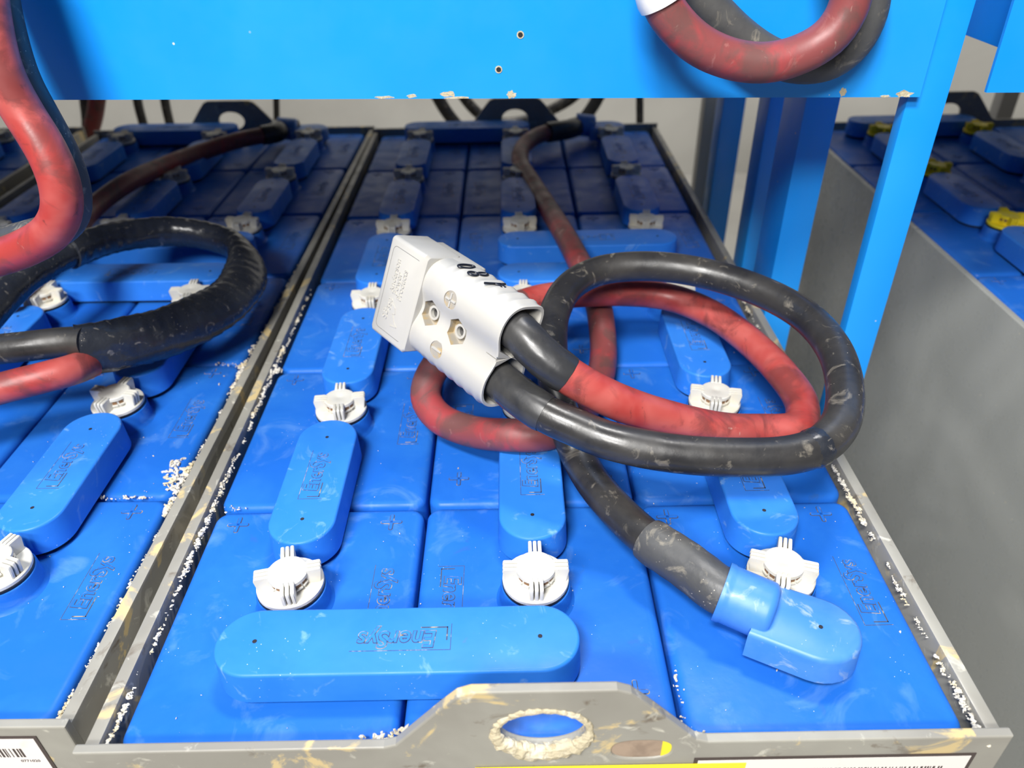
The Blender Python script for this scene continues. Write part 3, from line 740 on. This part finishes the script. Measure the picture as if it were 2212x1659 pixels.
tp = empty('taped_cable_loop', (-0.1, 0.35, 0.06))
tag(tp, 'pair of cables wrapped in black tape, bent in a wide loop over the left battery', 'cable loop')
tpts = [(-0.1333, 0.3038, 0.0720), (-0.1125, 0.3168, 0.0680), (-0.0889, 0.3425, 0.0620), (-0.0664, 0.3796, 0.0560), (-0.0507, 0.4238, 0.0520), (-0.0480, 0.4771, 0.0500), (-0.0577, 0.5172, 0.0520), (-0.0819, 0.5487, 0.0560), (-0.1147, 0.5602, 0.0620), (-0.1482, 0.5580, 0.0680), (-0.1799, 0.5394, 0.0740), (-0.2010, 0.5065, 0.0800), (-0.2139, 0.4703, 0.0840)]
tpath = spline(tpts, 0.003)
def tsq(t):
    k = min(1, max(0, (t - 0.45) / 0.25)); k = k * k * (3 - 2 * k)
    a = 1.62 - 0.42 * k; b_ = 1.02 - 0.0 * k
    tw = PI / 2 - 0.15 + (-1.0 * math.exp(-((t - .38) / .16) ** 2))
    return (a, b_, tw)
wr = random.Random(9)
def trad(t, s, a):
    turn = (s / 0.0135 + 0.18 * math.sin(a)) % 1.0
    return RC + 0.0006 + 0.00060 * turn + 0.00055 * math.sin(5 * a + 34 * t) * max(0, math.sin(17 * t))
kid(tube_obj('tape_wrap', tpath, trad, M['tape'], None, seg=44, squash=tsq), tp)
kid(tube_obj('cable_jacket', spline([(-0.1247, 0.3050, 0.0800), (-0.1382, 0.3055, 0.0800), (-0.1693, 0.2994, 0.0800), (-0.2056, 0.2954, 0.0780), (-0.2500, 0.2886, 0.0700)]), RC * 0.97, M['black']), tp)
kid(tube_obj('cable_jacket', spline([(-0.1333, 0.3375, 0.0480), (-0.1278, 0.3032, 0.0600), (-0.1305, 0.2801, 0.0680), (-0.1566, 0.2658, 0.0680), (-0.1892, 0.2562, 0.0640), (-0.2271, 0.2446, 0.0600)]), RC * 0.97, M['red']), tp)
kid(tube_obj('cable_jacket', spline([(-0.2118, 0.4844, 0.0820), (-0.2212, 0.4568, 0.0840), (-0.2300, 0.4123, 0.0840), (-0.2314, 0.3737, 0.0820), (-0.2304, 0.3256, 0.0780)]), RC * 1.1, M['tape']), tp)

hr = empty('hanging_cable', (-0.1, 0.2, 0.3))
tag(hr, 'bright red cable hanging in front of the blue rack at the left edge', 'cable')
kid(tube_obj('cable_jacket', spline([(-0.0911, 0.2994, 0.3820), (-0.0905, 0.2891, 0.3493), (-0.0912, 0.2782, 0.3204), (-0.0910, 0.2732, 0.2946), (-0.0860, 0.2713, 0.2724), (-0.0762, 0.2651, 0.2510), (-0.0714, 0.2596, 0.2307), (-0.0749, 0.2574, 0.2118), (-0.0883, 0.2585, 0.1957), (-0.1119, 0.2619, 0.1830), (-0.1361, 0.2654, 0.1741), (-0.1729, 0.2704, 0.1638)]), RC, M['red']), hr)
hb = empty('hanging_cable', (-0.1, 0.22, 0.3))
tag(hb, 'dusty black cable hanging just behind the bright red one at the left', 'cable')
kid(tube_obj('cable_jacket', spline([(-0.1000, 0.3290, 0.3808), (-0.1017, 0.3197, 0.3461), (-0.1021, 0.3104, 0.3151), (-0.0982, 0.3010, 0.2856), (-0.0908, 0.2964, 0.2612), (-0.0834, 0.2910, 0.2393), (-0.0816, 0.2880, 0.2174), (-0.0870, 0.2875, 0.1990), (-0.1021, 0.2901, 0.1852), (-0.1267, 0.2940, 0.1768), (-0.1560, 0.2982, 0.1689), (-0.1945, 0.3019, 0.1567)]), RC, M['blackgrey']), hb)

# ------------------------------------------------------------------ racks
def frame_box(name, lo, hi, m, parent, bevel=0.0015):
    bm = bmesh.new(); add_box(bm, lo, hi, 0, None, bevel)
    return kid(link(name, finish(bm, name, m, 30)), parent)
BY = 0.345
rack = tag(empty('charging_rack', (0.0, BY, -0.6)), 'bright blue steel rack whose wide front panel spans above the middle and left batteries', 'rack')
bm = bmesh.new()
# front panel: slightly skewed lower edge, right end cut square
xl, xr = -1.25, 0.5275
z_at = lambda x: 0.2594 - 0.0155 * x
q = [(xl, z_at(xl)), (xr, z_at(xr)), (xr - 0.001, 0.56), (xl, 0.56)]
loft(bm, [[(x, y, z) for x, z in q] for y in (BY, BY + 0.003)])
kid(link('front_panel', finish(bm, 'front_panel', M['rack'], 30)), rack)
bm = bmesh.new()
for (x, z) in ((0.2346, 0.2988), (0.2188, 0.2761)):
    n = 20
    loft(bm, [[(x + r * math.cos(2 * PI * i / n), y, z + r * math.sin(2 * PI * i / n)) for i in range(n)] for r, y in ((0.0026, BY - .0001), (0.0026, BY - 0.0004), (0.0018, BY - .0004))], 0)
    loft(bm, [[(x + r * math.cos(2 * PI * i / n), y, z + r * math.sin(2 * PI * i / n)) for i in range(n)] for r, y in ((0.0017, BY - .0003), (0.0017, BY - 0.00055))], 1)  # inner dark disc: painted shade of the open hole
kid(link('bolt_hole', finish(bm, 'bolt_hole', [M['fibre'], M['dark']], 30)), rack)
bm = bmesh.new(); rnd = random.Random(21)
for x, z, w, h in ((0.155, 0.2590, .004, .0018), (0.182, 0.2600, .006, .0026), (0.2275, 0.2585, .004, .0032), (0.187, 0.2570, .010, .0012), (0.4700, 0.2560, .0028, .0034), (0.5155, 0.2535, .0075, .0032), (0.5020, 0.2525, .004, .0010), (0.135, 0.2585, .009, .0012)):
    n = 14; zb = z_at(x)
    ring = [(x + w * math.cos(2 * PI * i / n) * rnd.uniform(.6, 1.1), max(zb, z + h * math.sin(2 * PI * i / n) * rnd.uniform(.5, 1.1))) for i in range(n)]
    loft(bm, [[(a, y, b_) for a, b_ in ring] for y in (BY + .0002, BY - 0.00015)])
kid(link('chipped_paint', finish(bm, 'chipped_paint', M['fibre'], 0)), rack)['kind'] = 'stuff'
frame_box('shelf_deck', (xl, BY + 0.003, 0.285), (xr, 1.25, 0.290), M['greypost'], rack, 0)  # unseen deck, its height and dull grey chosen to darken the rear cells
PZ0 = -0.6
frame_box('post', (0.5225, 0.3525, PZ0), (0.5525, 0.3655, 0.555), M['rack'], rack)
frame_box('post', (0.5030, 0.500, PZ0), (0.5350, 0.560, 0.555), M['rack'], rack)
frame_box('post', (0.5225, 0.660, PZ0), (0.5420, 0.700, 0.555), M['rack'], rack)
frame_box('post', (0.5330, 0.890, PZ0), (0.5640, 0.930, 0.555), M['rack'], rack)
frame_box('post', (-1.24, 0.3525, PZ0), (-1.21, 0.3790, 0.555), M['rack'], rack)
frame_box('cross_rail', (xl, 1.30, 0.530), (xr, 1.34, 0.560), M['rack'], rack)

rack2 = tag(empty('charging_rack', (0.9, BY, -0.6)), 'second blue steel rack cut off by the right edge of the frame', 'rack')
bm = bmesh.new()
q = [(0.5755, 0.2534), (1.40, 0.2434), (1.40, 0.56), (0.5700, 0.56)]
loft(bm, [[(x, y, z) for x, z in q] for y in (BY, BY + 0.003)])
kid(link('front_panel', finish(bm, 'front_panel', M['rack'], 30)), rack2)
frame_box('shelf_deck', (0.645, BY + 0.003, 0.285), (1.40, 1.25, 0.290), M['greypost'], rack2, 0)  # unseen deck, matched to the other rack's light-blocking height and grey
frame_box('side_rail', (0.6150, BY + 0.003, 0.2700), (0.6200, 1.20, 0.560), M['rack'], rack2)
frame_box('post', (1.36, 0.3525, PZ0), (1.39, 0.38, 0.555), M['rack'], rack2)
frame_box('post', (0.62, 1.17, PZ0), (0.65, 1.20, 0.555), M['rack'], rack2)

# cable loop hung on the front panel
lr = empty('hung_cable', (0.4, 0.31, 0.3))
tag(lr, 'worn red cable looped on the blue front panel, held by a white clip', 'cable')
yy = BY - RC - 0.001
redl = [(0.3171, 0.3012, 0.3583), (0.3184, 0.3012, 0.3383), (0.3239, 0.3012, 0.3231), (0.3344, 0.3002, 0.3104), (0.3502, 0.3002, 0.2982), (0.3726, 0.3002, 0.2893), (0.3965, 0.3002, 0.2866), (0.4196, 0.3012, 0.2919), (0.4367, 0.3012, 0.3037), (0.4440, 0.3022, 0.3203), (0.4427, 0.3032, 0.3385), (0.4343, 0.3032, 0.3562)]
redl = [(redl[0][0] + .01, redl[0][1], 0.62)] + redl + [(redl[-1][0] - .01, redl[-1][1], 0.62)]
rp_ = spline(redl)
kid(tube_obj('cable_jacket', rp_, RC, M['redold']), lr)
j = near(rp_, (0.3242, 0.3012, 0.3228))
kid(sleeve_obj('white_clip', rp_[j - 9:j + 1], RC + 0.0022, M['ceramic'], None), lr)
lk = empty('hung_cable', (0.45, 0.33, 0.3))
tag(lk, 'dusty black cable hung against the blue front panel behind the worn red loop', 'cable')
kid(tube_obj('cable_jacket', spline([(0.345, yy - .005, 0.60), (0.3324, 0.3312, 0.3506), (0.3467, 0.3312, 0.3303), (0.3641, 0.3312, 0.3141), (0.3854, 0.3312, 0.2970), (0.4101, 0.3312, 0.2832), (0.4354, 0.3312, 0.2775), (0.4554, 0.3312, 0.2824), (0.4667, 0.3312, 0.2956), (0.4700, 0.3312, 0.3142), (0.4648, 0.3312, 0.3350), (0.4542, 0.3312, 0.3537), (0.47, yy - .005, 0.60)]), RC * 0.98, M['blackgrey']), lk)

# ------------------------------------------------------------------ behind the batteries
def struct(name, lo, hi, m):
    bm = bmesh.new(); add_box(bm, lo, hi); o = link(name, finish(bm, name, m, 0)); o['kind'] = 'structure'; return o
struct('floor', (-4, -3, -0.66), (5, 2.6, -0.6), M['floor'])
struct('wall_back', (-4, 2.6, -0.6), (5, 2.7, 3.2), M['wall'])
gp = tag(link('steel_post', None), 'x', 'post'); bpy.data.objects.remove(gp)
bm = bmesh.new(); add_box(bm, (0.6040, 1.28, -0.6), (0.6330, 1.31, 0.55), 0, None, 0.002)
tag(link('steel_post', finish(bm, 'steel_post', M['greypost'], 30)), 'narrow grey steel post standing behind the battery, left of the blue posts', 'post')
bm = bmesh.new(); add_box(bm, (1.190, 1.30, -0.6), (1.222, 1.33, 0.55), 0, None, 0.002)
tag(link('steel_post', finish(bm, 'steel_post', M['greypost'], 30)), 'dark grey post standing behind the battery with yellow caps', 'post')
def drop(name, pts, r, m, label, cat='cable', group=None):
    pts = [(pts[0][0], pts[0][1], 0.528)] + list(pts)
    o = tube_obj(name, spline(pts, 0.01), r, m, None, seg=16)
    return tag(o, label, cat, group)
yb = 1.32
drop('hanging_cable', [(-0.4861, 1.3200, 0.1033), (-0.5009, 1.3200, 0.0142), (-0.5023, 1.3200, -0.0444), (-0.5286, 1.3200, -0.1691)], 0.0088, M['black'], 'left of the two black cords hanging behind the left battery', 'cord')
drop('hanging_cable', [(-0.4336, 1.3200, 0.1024), (-0.4475, 1.3200, 0.0132), (-0.4496, 1.3200, -0.0454), (-0.4734, 1.3200, -0.1702)], 0.0088, M['black'], 'right of the two black cords hanging behind the left battery', 'cord')
drop('hanging_cable', [(-0.2155, 1.3200, 0.0984), (-0.2300, 1.3200, 0.0091), (-0.2622, 1.3200, -0.1744)], 0.0062, M['black'], 'thin black cord hanging beside the rear lifting plate of the left battery', 'cord')
drop('hanging_cable', [(0.4773, 1.3200, 0.1022), (0.4857, 1.3200, -0.0044), (0.5012, 1.3200, -0.1896)], 0.0075, M['black'], 'black cord hanging behind the right end of the middle battery', 'cord')
drop('hanging_cable', [(0.0591, 1.3200, 0.1098), (0.0899, 1.3200, 0.0119), (0.1207, 1.3200, -0.0361), (0.1883, 1.3200, -0.0951), (0.2829, 1.3200, -0.1065), (0.3572, 1.3200, -0.0516), (0.4011, 1.3200, 0.0061), (0.4316, 1.3200, 0.1030)], 0.0125, M['black'], 'outer turn of the black cable coil behind the middle battery', 'cable')
drop('hanging_cable', [(0.1050, 1.3500, 0.1033), (0.1400, 1.3500, 0.0034), (0.1896, 1.3500, -0.0403), (0.2556, 1.3500, -0.0416), (0.3165, 1.3500, -0.0180), (0.3669, 1.3500, 0.0125), (0.3998, 1.3500, 0.0979)], 0.0110, M['black'], 'inner turn of the black cable coil behind the middle battery', 'cable')
drop('hanging_cable', [(-0.5283, 1.2700, 0.1141), (-0.5518, 1.2700, 0.0365), (-0.5760, 1.2700, -0.0105), (-0.6119, 1.2700, -0.0590), (-0.6613, 1.2700, -0.1283)], 0.0150, M['redold'], 'dark red cable hanging behind the left battery near its left side', 'cable')
drop('hanging_cable', [(-0.5675, 1.3000, 0.1088), (-0.5904, 1.3000, 0.0297), (-0.5986, 1.3000, -0.0114), (-0.6228, 1.3000, -0.0730)], 0.0110, M['blackgrey'], 'grey cable hanging behind the dark red one at the left', 'cable')
